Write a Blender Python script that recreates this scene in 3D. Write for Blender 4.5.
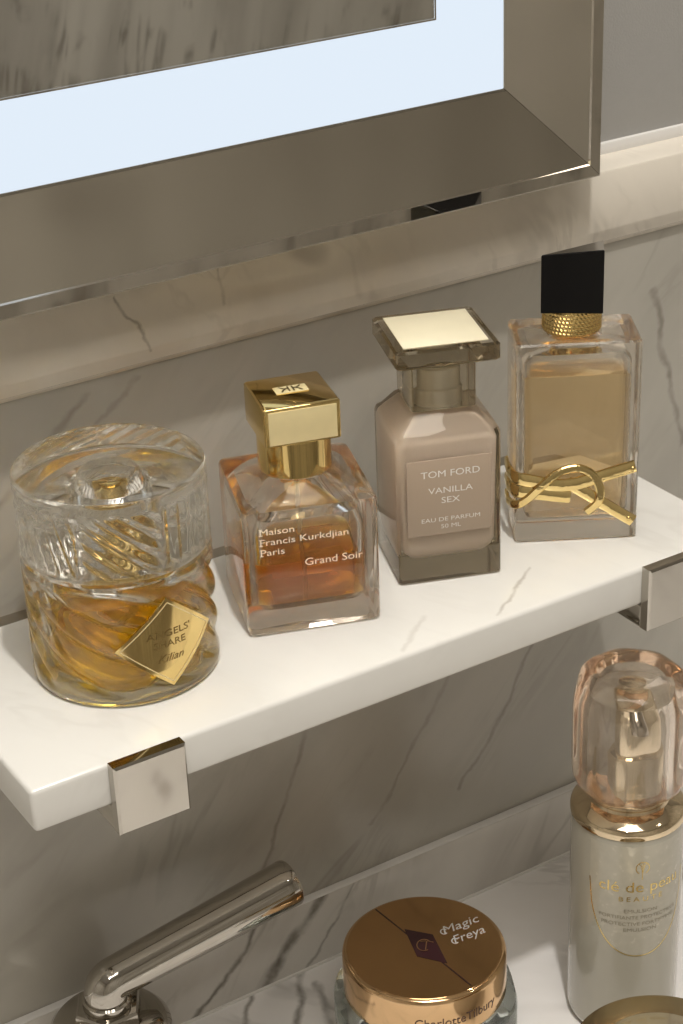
import bpy, bmesh, math, random
from mathutils import Vector, Matrix

for _o in list(bpy.data.objects):
    bpy.data.objects.remove(_o)
SC = bpy.context.scene
COL = SC.collection
PI = math.pi
OZ = 1.132            # height of the shelf's top face above the floor
ZC = OZ - 0.272       # counter top
W = 0.138             # face of the marble wall

# ------------------------------------------------------------------ camera
cam = bpy.data.cameras.new('camera')
cam.sensor_fit = 'HORIZONTAL'
cam.sensor_width = 36.0
cam.lens = 1927.46 / 683.0 * 36.0
cam.clip_start = 0.01
cam.clip_end = 50
camo = bpy.data.objects.new('camera', cam)
COL.objects.link(camo)
RX = Vector((0.8446018629632652, -0.5341307657004526, -0.03676980026094738))
RY = Vector((-0.270424281285389, -0.366321851458629, -0.8903252266645054))
RZ = Vector((0.46208051373138703, 0.7619137918926067, -0.45383804661307))
CP = Vector((-0.2118, -0.5882, 0.4275 + OZ))
camo.matrix_world = Matrix(((RX.x, -RY.x, -RZ.x, CP.x), (RX.y, -RY.y, -RZ.y, CP.y), (RX.z, -RY.z, -RZ.z, CP.z), (0, 0, 0, 1)))
SC.camera = camo

# ------------------------------------------------------------------ render look
SC.view_settings.view_transform = 'Standard'
SC.view_settings.look = 'None'
SC.view_settings.gamma = 1.0
SC.view_settings.use_curve_mapping = False
SC.view_settings.exposure = -0.08
SC.cycles.max_bounces = 24
SC.cycles.transmission_bounces = 22
SC.cycles.glossy_bounces = 10
SC.cycles.diffuse_bounces = 4
SC.cycles.transparent_max_bounces = 30
SC.cycles.caustics_reflective = True
SC.cycles.caustics_refractive = True
SC.cycles.sample_clamp_indirect = 12.0
SC.cycles.blur_glossy = 0.3

world = bpy.data.worlds.new('world')
world.use_nodes = True
world.node_tree.nodes['Background'].inputs[0].default_value = (1.0, 0.93, 0.84, 1)
world.node_tree.nodes['Background'].inputs[1].default_value = 0.05
SC.world = world


def area(name, loc, target, size, power, color, shape='DISK', size_y=None):
    l = bpy.data.lights.new(name, 'AREA')
    l.shape = shape
    l.size = size
    if size_y:
        l.size_y = size_y
    l.energy = power
    l.color = color
    o = bpy.data.objects.new(name, l)
    o.location = loc
    d = Vector(target) - Vector(loc)
    o.rotation_euler = d.to_track_quat('-Z', 'Y').to_euler()
    COL.objects.link(o)
    return o


KEY_P = (0.045, -0.395, OZ + 1.352)
area('downlight_lamp', KEY_P, (0.2, 0.05, OZ), 0.042, 11.3, (1.0, 0.965, 0.92))
area('downlight_lamp', (-0.55, -1.0, OZ + 1.352), (-0.55, -1.0, 0), 0.05, 1.5, (1.0, 0.93, 0.83))
area('downlight_lamp', (1.15, -0.9, OZ + 1.352), (1.15, -0.9, 0), 0.05, 1.5, (1.0, 0.93, 0.83))
area('added_fill_lamp', (-0.1, -0.70, OZ + 1.345), (-0.1, -0.70, 0), 0.8, 11.0, (1.0, 0.95, 0.875), 'RECTANGLE', 0.8)  # added overhead fill, softens the shadows of the glass


# ------------------------------------------------------------------ materials
def new_mat(name):
    m = bpy.data.materials.new(name)
    m.use_nodes = True
    nt = m.node_tree
    nt.nodes.clear()
    out = nt.nodes.new('ShaderNodeOutputMaterial')
    return m, nt, out


def c4(c):
    return (c[0], c[1], c[2], 1.0)


def pbr(name, col, rough=0.5, metal=0.0, spec=0.5, noise=0.0, nscale=40.0, coat=0.0, bump=0.0, bscale=400.0, trans=0.0, sss=0.0):
    m, nt, out = new_mat(name)
    b = nt.nodes.new('ShaderNodeBsdfPrincipled')
    b.inputs['Base Color'].default_value = c4(col)
    b.inputs['Roughness'].default_value = rough
    b.inputs['Metallic'].default_value = metal
    b.inputs['Specular IOR Level'].default_value = spec
    b.inputs['Coat Weight'].default_value = coat
    b.inputs['Coat Roughness'].default_value = 0.03
    b.inputs['Transmission Weight'].default_value = trans
    tc = nt.nodes.new('ShaderNodeTexCoord')
    if noise:
        n = nt.nodes.new('ShaderNodeTexNoise')
        n.inputs['Scale'].default_value = nscale
        n.inputs['Detail'].default_value = 4
        nt.links.new(tc.outputs['Object'], n.inputs['Vector'])
        mx = nt.nodes.new('ShaderNodeMix')
        mx.data_type = 'RGBA'
        mx.inputs['A'].default_value = c4([v * (1 - noise) for v in col])
        mx.inputs['B'].default_value = c4([min(1, v * (1 + noise)) for v in col])
        nt.links.new(n.outputs['Fac'], mx.inputs['Factor'])
        nt.links.new(mx.outputs['Result'], b.inputs['Base Color'])
        mr = nt.nodes.new('ShaderNodeMapRange')
        mr.inputs['To Min'].default_value = rough * 0.8
        mr.inputs['To Max'].default_value = min(1, rough * 1.25)
        nt.links.new(n.outputs['Fac'], mr.inputs['Value'])
        nt.links.new(mr.outputs['Result'], b.inputs['Roughness'])
    if bump:
        n2 = nt.nodes.new('ShaderNodeTexNoise')
        n2.inputs['Scale'].default_value = bscale
        nt.links.new(tc.outputs['Object'], n2.inputs['Vector'])
        bp = nt.nodes.new('ShaderNodeBump')
        bp.inputs['Strength'].default_value = bump
        bp.inputs['Distance'].default_value = 0.001
        nt.links.new(n2.outputs['Fac'], bp.inputs['Height'])
        nt.links.new(bp.outputs['Normal'], b.inputs['Normal'])
    nt.links.new(b.outputs[0], out.inputs[0])
    return m


def glass(name, col=(1, 1, 1), ior=1.5, rough=0.0, see=0.3, absorb=None, density=0.0):
    """Clear glass or liquid; part of the light passes straight on, as through real thin walls."""
    m, nt, out = new_mat(name)
    g = nt.nodes.new('ShaderNodeBsdfGlass')
    g.inputs['Color'].default_value = c4(col)
    g.inputs['IOR'].default_value = ior
    g.inputs['Roughness'].default_value = rough
    t = nt.nodes.new('ShaderNodeBsdfTransparent')
    t.inputs['Color'].default_value = c4(col)
    mx = nt.nodes.new('ShaderNodeMixShader')
    mx.inputs[0].default_value = see
    nt.links.new(g.outputs[0], mx.inputs[1])
    nt.links.new(t.outputs[0], mx.inputs[2])
    nt.links.new(mx.outputs[0], out.inputs['Surface'])
    if absorb:
        v = nt.nodes.new('ShaderNodeVolumeAbsorption')
        v.inputs['Color'].default_value = c4(absorb)
        v.inputs['Density'].default_value = density
        nt.links.new(v.outputs[0], out.inputs['Volume'])
    return m


def marble(name, base, dark, vein, rot=(0, 0, 0), scale=1.0, vein_amt=0.6, cloud=0.5, rough=0.2, segs=(), plane='xz', stretch=3.0, bump=0.0, fine=0.35):
    """Veined marble: soft clouds, thin broken veins along one direction, and named long veins."""
    m, nt, out = new_mat(name)
    N, L = nt.nodes, nt.links
    b = N.new('ShaderNodeBsdfPrincipled')
    tc = N.new('ShaderNodeTexCoord')
    mp = N.new('ShaderNodeMapping')
    mp.vector_type = 'TEXTURE'
    mp.inputs['Rotation'].default_value = rot
    mp.inputs['Scale'].default_value = (1.0 / scale, 1.0 / scale, stretch / scale)
    L.new(tc.outputs['Object'], mp.inputs['Vector'])

    def noise(scl, det, vec, dist=0.0, rg=0.55):
        n = N.new('ShaderNodeTexNoise')
        n.inputs['Scale'].default_value = scl
        n.inputs['Detail'].default_value = det
        n.inputs['Roughness'].default_value = rg
        n.inputs['Distortion'].default_value = dist
        L.new(vec, n.inputs['Vector'])
        return n.outputs['Fac']

    def math_(op, a, bb=None, cc=None, clamp=False):
        n = N.new('ShaderNodeMath')
        n.operation = op
        n.use_clamp = clamp
        for i, v in enumerate((a, bb, cc)):
            if v is None:
                continue
            if isinstance(v, (int, float)):
                n.inputs[i].default_value = v
            else:
                L.new(v, n.inputs[i])
        return n.outputs[0]

    def ramp(v, lo, hi, o0=0.0, o1=1.0):
        n = N.new('ShaderNodeMapRange')
        n.interpolation_type = 'SMOOTHSTEP'
        n.inputs['From Min'].default_value = lo
        n.inputs['From Max'].default_value = hi
        n.inputs['To Min'].default_value = o0
        n.inputs['To Max'].default_value = o1
        L.new(v, n.inputs['Value'])
        return n.outputs[0]

    def mix(f, a, bb):
        n = N.new('ShaderNodeMix')
        n.data_type = 'RGBA'
        if isinstance(f, (int, float)):
            n.inputs['Factor'].default_value = f
        else:
            L.new(f, n.inputs['Factor'])
        for k, v in (('A', a), ('B', bb)):
            if isinstance(v, tuple):
                n.inputs[k].default_value = c4(v)
            else:
                L.new(v, n.inputs[k])
        return n.outputs['Result']

    P = mp.outputs[0]
    clouds = ramp(noise(9.0, 5, P, 0.6), 0.35, 0.7)
    col = mix(math_('MULTIPLY', clouds, cloud), base, dark)
    # thin veins: ridges of a stretched noise, broken up by another noise
    for (sc, wd, am) in ((7.0, 0.035, 0.8), (15.0, 0.045, fine)):
        r = math_('ABSOLUTE', math_('SUBTRACT', noise(sc, 4, P, 0.9), 0.5))
        v = ramp(r, 0.0, wd, 1.0, 0.0)
        gate = ramp(noise(sc * 0.7 + 3, 3, tc.outputs['Object']), 0.47, 0.66)
        col = mix(math_('MULTIPLY', math_('MULTIPLY', v, gate), vein_amt * am), col, vein)
    # long veins with a course of their own
    if segs:
        wob = N.new('ShaderNodeTexNoise')
        wob.inputs['Scale'].default_value = 38
        wob.inputs['Detail'].default_value = 5
        L.new(tc.outputs['Object'], wob.inputs['Vector'])
        off = N.new('ShaderNodeVectorMath')
        off.operation = 'MULTIPLY_ADD'
        L.new(wob.outputs['Color'], off.inputs[0])
        off.inputs[1].default_value = (0.016, 0.016, 0.016)
        off.inputs[2].default_value = (-0.008, -0.008, -0.008)
        pp = N.new('ShaderNodeVectorMath')
        pp.operation = 'ADD'
        L.new(tc.outputs['Object'], pp.inputs[0])
        L.new(off.outputs[0], pp.inputs[1])
        flat = N.new('ShaderNodeVectorMath')
        flat.operation = 'MULTIPLY'
        flat.inputs[1].default_value = (1, 0, 1) if plane == 'xz' else (1, 1, 0)
        L.new(pp.outputs[0], flat.inputs[0])
        for (p0, p1, wd, am) in segs:
            a = Vector((p0[0], 0, p0[1])) if plane == 'xz' else Vector((p0[0], p0[1], 0))
            e = Vector((p1[0], 0, p1[1])) if plane == 'xz' else Vector((p1[0], p1[1], 0))
            ba = e - a
            pa = N.new('ShaderNodeVectorMath')
            pa.operation = 'SUBTRACT'
            L.new(flat.outputs[0], pa.inputs[0])
            pa.inputs[1].default_value = a
            dt = N.new('ShaderNodeVectorMath')
            dt.operation = 'DOT_PRODUCT'
            L.new(pa.outputs[0], dt.inputs[0])
            dt.inputs[1].default_value = ba
            h = math_('DIVIDE', dt.outputs['Value'], ba.length_squared, clamp=True)
            sc_ = N.new('ShaderNodeVectorMath')
            sc_.operation = 'SCALE'
            sc_.inputs[0].default_value = ba
            L.new(h, sc_.inputs['Scale'])
            df = N.new('ShaderNodeVectorMath')
            df.operation = 'DISTANCE'
            L.new(pa.outputs[0], df.inputs[0])
            L.new(sc_.outputs[0], df.inputs[1])
            mk = ramp(df.outputs['Value'], 0.0, wd, 1.0, 0.0)
            brk = ramp(noise(60.0, 3, tc.outputs['Object']), 0.3, 0.6, 0.45, 1.0)
            col = mix(math_('MULTIPLY', math_('MULTIPLY', mk, brk), am), col, vein)
    L.new(col, b.inputs['Base Color'])
    b.inputs['Roughness'].default_value = rough
    b.inputs['Specular IOR Level'].default_value = 0.5
    L.new(b.outputs[0], out.inputs[0])
    return m


def emit(name, col, s):
    m, nt, out = new_mat(name)
    e = nt.nodes.new('ShaderNodeEmission')
    e.inputs[0].default_value = c4(col)
    e.inputs[1].default_value = s
    nt.links.new(e.outputs[0], out.inputs[0])
    return m


def rad(d):
    return math.radians(d)


M = {}
M['shelf'] = marble('white_marble', (0.76, 0.745, 0.70), (0.68, 0.66, 0.62), (0.36, 0.32, 0.27), rot=(rad(80), 0, rad(25)), scale=1.6,
                    vein_amt=0.12, cloud=0.35, rough=0.16, plane='xy', segs=[((0.225, 0.004), (0.262, 0.03), 0.0016, 0.6), ((0.175, 0.004), (0.20, 0.02), 0.002, 0.25)])
M['wall'] = marble('grey_marble', (0.47, 0.445, 0.39), (0.385, 0.365, 0.32), (0.21, 0.19, 0.155), rot=(0, rad(40), 0), scale=1.5,
                   vein_amt=0.45, cloud=0.75, rough=0.2, stretch=4.0,
                   segs=[((0.425, OZ + 0.066), (0.438, OZ + 0.012), 0.0035, 0.75), ((0.438, OZ + 0.012), (0.452, OZ - 0.03), 0.003, 0.6),
                         ((0.02, OZ + 0.02), (0.10, OZ + 0.092), 0.003, 0.55), ((0.10, OZ + 0.07), (0.125, OZ + 0.094), 0.002, 0.4),
                         ((0.165, OZ - 0.22), (0.225, OZ - 0.06), 0.0022, 0.55), ((0.24, OZ - 0.2), (0.34, OZ - 0.05), 0.0022, 0.4),
                         ((0.30, OZ - 0.2), (0.37, OZ - 0.09), 0.0022, 0.5)])
M['rail'] = marble('rail_marble', (0.78, 0.72, 0.62), (0.66, 0.61, 0.53), (0.16, 0.13, 0.09), rot=(0, rad(-20), 0), scale=1.8,
                   vein_amt=0.5, cloud=0.55, rough=0.16, segs=[((0.115, OZ + 0.135), (0.13, OZ + 0.108), 0.0012, 0.6), ((0.165, OZ + 0.14), (0.168, OZ + 0.12), 0.0015, 0.4)])
M['upstand'] = marble('upstand_marble', (0.66, 0.63, 0.58), (0.50, 0.47, 0.43), (0.10, 0.085, 0.06), rot=(0, rad(30), 0), scale=1.6,
                      vein_amt=0.6, cloud=0.6, rough=0.18,
                      segs=[((0.118, ZC - 0.004), (0.165, ZC + 0.046), 0.0028, 0.8), ((0.16, ZC - 0.004), (0.205, ZC + 0.046), 0.0045, 0.85),
                            ((0.19, ZC + 0.0), (0.225, ZC + 0.046), 0.0016, 0.5)])
M['counter'] = marble('counter_marble', (0.88, 0.855, 0.83), (0.76, 0.73, 0.69), (0.10, 0.085, 0.06), rot=(rad(85), 0, rad(35)), scale=1.5,
                      vein_amt=0.6, cloud=0.5, rough=0.14, plane='xy',
                      segs=[((0.10, 0.06), (0.157, 0.133), 0.003, 0.7), ((0.135, 0.05), (0.187, 0.133), 0.0035, 0.7), ((0.17, 0.07), (0.19, 0.12), 0.0035, 0.5)])
M['far'] = marble('far_wall_marble', (0.78, 0.745, 0.68), (0.50, 0.47, 0.42), (0.26, 0.23, 0.19), rot=(0, rad(14), 0), scale=1.3,
                  vein_amt=0.9, cloud=0.9, rough=0.4, stretch=10.0, fine=0.9)
M['paint'] = pbr('wall_paint', (0.34, 0.33, 0.31), 0.7, noise=0.03, nscale=300, bump=0.15, bscale=900)
M['ceil'] = pbr('ceiling_paint', (0.75, 0.73, 0.70), 0.8, noise=0.02)
M['floor'] = marble('floor_marble', (0.42, 0.39, 0.35), (0.34, 0.31, 0.28), (0.2, 0.17, 0.14), scale=0.6, rough=0.25)
M['nickel'] = pbr('polished_nickel', (0.52, 0.49, 0.44), 0.05, 1.0, noise=0.04, nscale=25)
M['frame_metal'] = pbr('mirror_frame_metal', (0.64, 0.605, 0.535), 0.10, 1.0, noise=0.05, nscale=14)
M['frame_edge'] = pbr('mirror_frame_edge_metal', (0.74, 0.70, 0.63), 0.03, 1.0, noise=0.03, nscale=14)
M['mirror'] = pbr('mirror_silver', (0.80, 0.80, 0.77), 0.02, 1.0)
M['led'] = emit('lit_mirror_band', (0.80, 0.895, 1.0), 1.01)
M['dark'] = pbr('dark_gap', (0.03, 0.028, 0.025), 0.6)
M['gold'] = pbr('polished_gold', (0.80, 0.60, 0.25), 0.07, 1.0, noise=0.04, nscale=60)
M['gold_satin'] = pbr('satin_gold', (0.90, 0.76, 0.42), 0.42, 0.45, noise=0.05, nscale=180)
M['gold_reflect'] = pbr('gold_with_reflection', (0.88, 0.80, 0.58), 0.38, 0.3, noise=0.03, nscale=120)  # stopper plate gold, lightened to paint in the lit mirror band's reflection
M['gold_dark'] = pbr('engraved_gold', (0.30, 0.21, 0.08), 0.3, 1.0)
M['gold_bow'] = pbr('bow_gold', (0.85, 0.66, 0.30), 0.10, 1.0, noise=0.05, nscale=200, bump=0.15, bscale=500)
M['collar'] = pbr('pale_rose_gold', (0.80, 0.66, 0.46), 0.08, 1.0, noise=0.03, nscale=60)
M['spray'] = pbr('frosted_sprayer', (0.74, 0.70, 0.58), 0.3, 0.3, noise=0.03)
M['pump'] = pbr('pump_metal', (0.88, 0.80, 0.64), 0.12, 1.0, noise=0.03, nscale=60)
M['rose'] = pbr('rose_gold', (0.80, 0.54, 0.30), 0.10, 1.0, noise=0.05, nscale=60)
M['rose_top'] = pbr('bronze_lid_top', (0.66, 0.41, 0.20), 0.10, 1.0, noise=0.05, nscale=30)
M['maroon'] = pbr('dark_maroon_enamel', (0.035, 0.008, 0.012), 0.12, 0.0, coat=0.5)
M['black'] = pbr('black_gloss', (0.0035, 0.0035, 0.004), 0.05, 0.0, spec=0.45)
M['white_print'] = pbr('white_print', (0.80, 0.77, 0.72), 0.5, noise=0.02)
M['cream_print'] = pbr('cream_print', (0.92, 0.84, 0.70), 0.4, noise=0.02)
M['grey_print'] = pbr('grey_print', (0.30, 0.27, 0.20), 0.5, noise=0.02)
M['gold_print'] = pbr('gold_print', (0.80, 0.62, 0.26), 0.25, 0.9, noise=0.04, nscale=200)
M['silver_print'] = pbr('silver_print', (0.95, 0.92, 0.88), 0.3, 0.6, noise=0.03, nscale=100)
M['brown_print'] = pbr('brown_print', (0.10, 0.05, 0.03), 0.4)
M['plastic'] = pbr('clear_tube_plastic', (0.8, 0.8, 0.78), 0.1, trans=0.85)
M['glass'] = glass('clear_glass', (0.995, 0.99, 0.98), 1.5, 0.0, 0.06)
M['crystal'] = glass('crystal_glass', (1.0, 0.998, 0.985), 1.5, 0.0, 0.05)
M['glass_peach'] = glass('peach_tinted_glass', (1.0, 0.995, 0.985), 1.5, 0.0, 0.06, (0.98, 0.80, 0.62), 4)
M['glass_smoke'] = glass('smoky_glass', (0.98, 0.96, 0.93), 1.5, 0.0, 0.06, (0.72, 0.68, 0.57), 40)
M['glass_jar'] = glass('thick_jar_glass', (0.97, 0.99, 0.985), 1.5, 0.0, 0.06)
M['liq_gold'] = glass('golden_liquid', (1, 1, 1), 1.36, 0.0, 0.05, (0.988, 0.885, 0.05), 85)
M['liq_amber'] = glass('amber_liquid', (1, 1, 1), 1.36, 0.0, 0.05, (0.965, 0.78, 0.05), 125)
M['liq_peach'] = glass('peach_liquid', (1, 1, 1), 1.36, 0.0, 0.05, (0.988, 0.81, 0.42), 44)
M['cap_rose_glass'] = glass('rose_cap_glass', (1.0, 0.995, 0.985), 1.48, 0.0, 0.06, (0.985, 0.70, 0.42), 12)
M['nude'] = pbr('nude_lacquer', (0.80, 0.69, 0.59), 0.30, 0.0, spec=0.4, noise=0.03, nscale=30)
M['nude_label'] = pbr('nude_label', (0.42, 0.325, 0.24), 0.45, 0.0, noise=0.02, nscale=30)
M['pearl'] = pbr('pearl_white_lacquer', (0.46, 0.435, 0.36), 0.18, 0.0, coat=0.6, noise=0.03, nscale=20)
M['pearl_label'] = pbr('pearl_label', (0.50, 0.47, 0.385), 0.25, 0.0, coat=0.4, noise=0.1, nscale=260)
M['cream'] = pbr('white_cream', (0.72, 0.70, 0.66), 0.5, noise=0.02)
M['lid_gold'] = pbr('brushed_champagne_lid', (0.52, 0.42, 0.26), 0.22, 1.0, noise=0.05, nscale=60)


# ------------------------------------------------------------------ mesh helpers
def finish(name, me, mat, parent=None, sharp=30.0, smooth=True):
    if isinstance(mat, (list, tuple)):
        for x in mat:
            me.materials.append(x)
    else:
        me.materials.append(mat)
    if smooth:
        for p in me.polygons:
            p.use_smooth = True
        me.set_sharp_from_angle(angle=rad(sharp))
    o = bpy.data.objects.new(name, me)
    COL.objects.link(o)
    if parent:
        o.parent = parent
    return o


def bm_obj(name, bm, mat, parent=None, sharp=30.0, smooth=True, recalc=False):
    if recalc:
        bmesh.ops.recalc_face_normals(bm, faces=bm.faces)
    me = bpy.data.meshes.new(name)
    bm.to_mesh(me)
    bm.free()
    return finish(name, me, mat, parent, sharp, smooth)


def tag(o, label=None, cat=None, group=None, kind=None):
    if label:
        o['label'] = label
    if cat:
        o['category'] = cat
    if group:
        o['group'] = group
    if kind:
        o['kind'] = kind
    return o


def thing(name, loc, rotz, label, cat, group=None):
    o = bpy.data.objects.new(name, None)
    o.empty_display_size = 0.02
    o.location = loc
    o.rotation_euler = (0, 0, rotz)
    COL.objects.link(o)
    return tag(o, label, cat, group)


def box(bm, x0, x1, y0, y1, z0, z1, bev=0.0, seg=2):
    vs = [bm.verts.new((x, y, z)) for x in (x0, x1) for y in (y0, y1) for z in (z0, z1)]
    idx = ((0, 1, 3, 2), (4, 6, 7, 5), (0, 4, 5, 1), (2, 3, 7, 6), (0, 2, 6, 4), (1, 5, 7, 3))
    fs = [bm.faces.new([vs[i] for i in f]) for f in idx]
    bmesh.ops.recalc_face_normals(bm, faces=fs)
    if bev:
        es = set()
        for f in fs:
            es.update(f.edges)
        bmesh.ops.bevel(bm, geom=list(es), offset=bev, segments=seg, affect='EDGES', profile=0.5)


def rrect(hx, hy, r, n=5):
    """Rounded rectangle, counter-clockwise, 4*(n+1) points."""
    r = max(min(r, hx - 1e-5, hy - 1e-5), 1e-5)
    pts = []
    for cx, cy, a0 in ((hx - r, hy - r, 0), (-hx + r, hy - r, 90), (-hx + r, -hy + r, 180), (hx - r, -hy + r, 270)):
        for k in range(n + 1):
            a = rad(a0 + 90.0 * k / n)
            pts.append((cx + r * math.cos(a), cy + r * math.sin(a)))
    return pts


def rings_to_bm(bm, rings, flip=False, cap0=True, cap1=True):
    vr = [[bm.verts.new(p) for p in ring] for ring in rings]
    n = len(vr[0])
    for a, b in zip(vr[:-1], vr[1:]):
        for i in range(n):
            j = (i + 1) % n
            f = [a[i], a[j], b[j], b[i]]
            bm.faces.new(f[::-1] if flip else f)
    if cap0:
        f = vr[0][::-1]
        bm.faces.new(f[::-1] if flip else f)
    if cap1:
        f = vr[-1]
        bm.faces.new(f[::-1] if flip else f)


def loft(bm, prof, flip=False, n=5, off=(0, 0)):
    """prof: (z, half x, half y, corner radius)."""
    rings_to_bm(bm, [[(x + off[0], y + off[1], z) for x, y in rrect(hx, hy, r, n)] for z, hx, hy, r in prof], flip)


def lathe(bm, prof, n=64, flip=False, fr=None, off=(0, 0)):
    rings = []
    for r, z in prof:
        ring = []
        for k in range(n):
            a = 2 * PI * k / n
            rr = r if fr is None else fr(r, z, a)
            ring.append((off[0] + rr * math.cos(a), off[1] + rr * math.sin(a), z))
        rings.append(ring)
    rings_to_bm(bm, rings, flip)


def sweep(bm, path, sect, up=Vector((0, 0, 1)), scales=None, caps=True):
    """Sweep a closed 2D section along a path; section x goes sideways, y goes along 'up'."""
    path = [Vector(p) for p in path]
    rings = []
    for i, p in enumerate(path):
        t = (path[min(i + 1, len(path) - 1)] - path[max(i - 1, 0)]).normalized()
        s = t.cross(up).normalized()
        u = s.cross(t).normalized()
        k = 1.0 if scales is None else scales[i]
        rings.append([tuple(p + s * (x * k) + u * (y * k)) for x, y in sect])
    vr = [[bm.verts.new(q) for q in ring] for ring in rings]
    n = len(sect)
    fs = []
    for a, b in zip(vr[:-1], vr[1:]):
        for i in range(n):
            j = (i + 1) % n
            fs.append(bm.faces.new([a[i], a[j], b[j], b[i]]))
    if caps:
        fs.append(bm.faces.new(vr[0][::-1]))
        fs.append(bm.faces.new(vr[-1]))
    bmesh.ops.recalc_face_normals(bm, faces=fs)


def circ(r, n=16):
    return [(r * math.cos(2 * PI * k / n), r * math.sin(2 * PI * k / n)) for k in range(n)]


def smooth_path(pts, sub=6):
    pts = [Vector(p) for p in pts]
    out = []
    for i in range(len(pts) - 1):
        p0, p1, p2, p3 = pts[max(i - 1, 0)], pts[i], pts[i + 1], pts[min(i + 2, len(pts) - 1)]
        for k in range(sub):
            t = k / sub
            out.append(0.5 * ((2 * p1) + (p2 - p0) * t + (2 * p0 - 5 * p1 + 4 * p2 - p3) * t * t + (3 * p1 - p0 - 3 * p2 + p3) * t ** 3))
    out.append(pts[-1])
    return out


def text_bm(bm, body, h, width, fn, shear=0.0, bold=0.0, align=0.0, space=1.0, res=3, depth=0.00012, dz=0.0):
    """Write 'body' with cap height h, squeezed to 'width'; fn maps (u, v, w) to a point. align 0 left, 0.5 centre."""
    cu = bpy.data.curves.new('lettering', 'FONT')
    cu.body = body
    cu.size = 1.0
    cu.shear = shear
    cu.offset = bold
    cu.space_character = space
    cu.resolution_u = res
    ob = bpy.data.objects.new('lettering', cu)
    me = bpy.data.meshes.new_from_object(ob)
    bpy.data.objects.remove(ob)
    bpy.data.curves.remove(cu)
    xs = [v.co.x for v in me.vertices]
    x0, x1 = min(xs), max(xs)
    k = h / 0.69
    kx = (width / (x1 - x0)) if width else k
    base = len(bm.verts)
    vs = [bm.verts.new(fn((v.co.x - x0 - (x1 - x0) * align) * kx, v.co.y * k + dz, depth)) for v in me.vertices]
    for p in me.polygons:
        try:
            bm.faces.new([vs[i] for i in p.vertices])
        except ValueError:
            pass
    bpy.data.meshes.remove(me)


def line_bm(bm, pts, w, fn, depth=0.00012):
    """A thin stroke as a strip along 2D points."""
    pts = [Vector((p[0], p[1], 0)) for p in pts]
    prev = None
    for i, p in enumerate(pts):
        t = (pts[min(i + 1, len(pts) - 1)] - pts[max(i - 1, 0)]).normalized()
        nrm = Vector((-t.y, t.x, 0)) * w / 2
        a = bm.verts.new(fn(p.x + nrm.x, p.y + nrm.y, depth))
        b = bm.verts.new(fn(p.x - nrm.x, p.y - nrm.y, depth))
        if prev:
            bm.faces.new([prev[0], prev[1], b, a])
        prev = (a, b)


def arc_pts(cx, cy, rx, ry, a0, a1, n=14):
    return [(cx + rx * math.cos(rad(a0 + (a1 - a0) * k / n)), cy + ry * math.sin(rad(a0 + (a1 - a0) * k / n))) for k in range(n + 1)]


# ================================================================== the room
X0, X1, Y0 = -1.5, 1.9, -1.9
ZTOP = OZ + 1.37


def slab(name, x0, x1, y0, y1, z0, z1, mat, kind='structure', bev=0.0):
    bm = bmesh.new()
    box(bm, x0, x1, y0, y1, z0, z1, bev)
    o = bm_obj(name, bm, mat, smooth=bool(bev))
    if kind:
        o['kind'] = kind
    return o


slab('floor', X0 - 0.1, X1 + 0.1, Y0 - 0.1, W + 0.3, -0.06, 0.0, M['floor'])
slab('ceiling', X0 - 0.1, X1 + 0.1, Y0 - 0.1, W + 0.3, ZTOP, ZTOP + 0.05, M['ceil'])
slab('wall_left', X0 - 0.1, X0, Y0 - 0.1, W + 0.3, 0, ZTOP, M['far'])
slab('wall_right', X1, X1 + 0.1, Y0 - 0.1, W + 0.3, 0, ZTOP, M['far'])
slab('wall_front', X0, X1, Y0 - 0.1, Y0, 0, ZTOP, M['far'])
WP = 0.152            # painted wall above the rail
slab('wall_back', X0, X1, W, WP + 0.1, 0.0, OZ + 0.0985, M['wall'])
slab('wall_upper', X0, X1, WP, WP + 0.1, OZ + 0.1385, ZTOP, M['paint'])

# marble rail: cove, flat band and rounded ledge on top
bm = bmesh.new()
YB = 0.1315
prof = [(WP + 0.1, 0.0985), (W, 0.0985), (W - 0.0003, 0.0998)]
prof += [(W - 0.0006, 0.1004), (W - 0.0035, 0.1018), (YB + 0.0018, 0.1050), (YB + 0.0004, 0.1080)]
prof += [(YB + 0.0002, 0.1088), (YB, 0.1095), (YB, 0.1383), (YB + 0.0006, 0.1394), (YB + 0.0018, 0.1400), (WP + 0.0005, 0.1420), (WP + 0.0005, 0.1385), (WP + 0.1, 0.1385)]
va = [bm.verts.new((X0, y, OZ + z)) for y, z in prof]
vb = [bm.verts.new((X1, y, OZ + z)) for y, z in prof]
for i in range(len(prof)):
    j = (i + 1) % len(prof)
    bm.faces.new([va[i], vb[i], vb[j], va[j]])
bm.faces.new(va[::-1])
bm.faces.new(vb)
tag(bm_obj('trim_1', bm, M['rail'], recalc=True), kind='structure')
# paint bead where the ledge meets the painted wall
bm = bmesh.new()
box(bm, X0, X1, WP - 0.003, WP, OZ + 0.1405, OZ + 0.1475, 0.0008)
tag(bm_obj('trim_2', bm, M['ceil']), kind='structure')

# counter and its low upstand
slab_c = slab('countertop', X0, X1, -0.42, W, ZC - 0.04, ZC, M['counter'], kind=None, bev=0.002)
tag(slab_c, 'polished white marble countertop with grey veins running along the wall', 'countertop')
up = slab('backsplash_upstand', X0, X1, 0.1325, W, ZC, ZC + 0.0440, M['upstand'], kind=None, bev=0.0007)
tag(up, 'low veined marble upstand where the counter meets the wall', 'backsplash')
# bright sealant line along the foot of the upstand
bm = bmesh.new()
box(bm, X0, X1, 0.1312, 0.1325, ZC, ZC + 0.0013)
tag(bm_obj('trim_3', bm, M['cream'], smooth=False), kind='structure')

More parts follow.
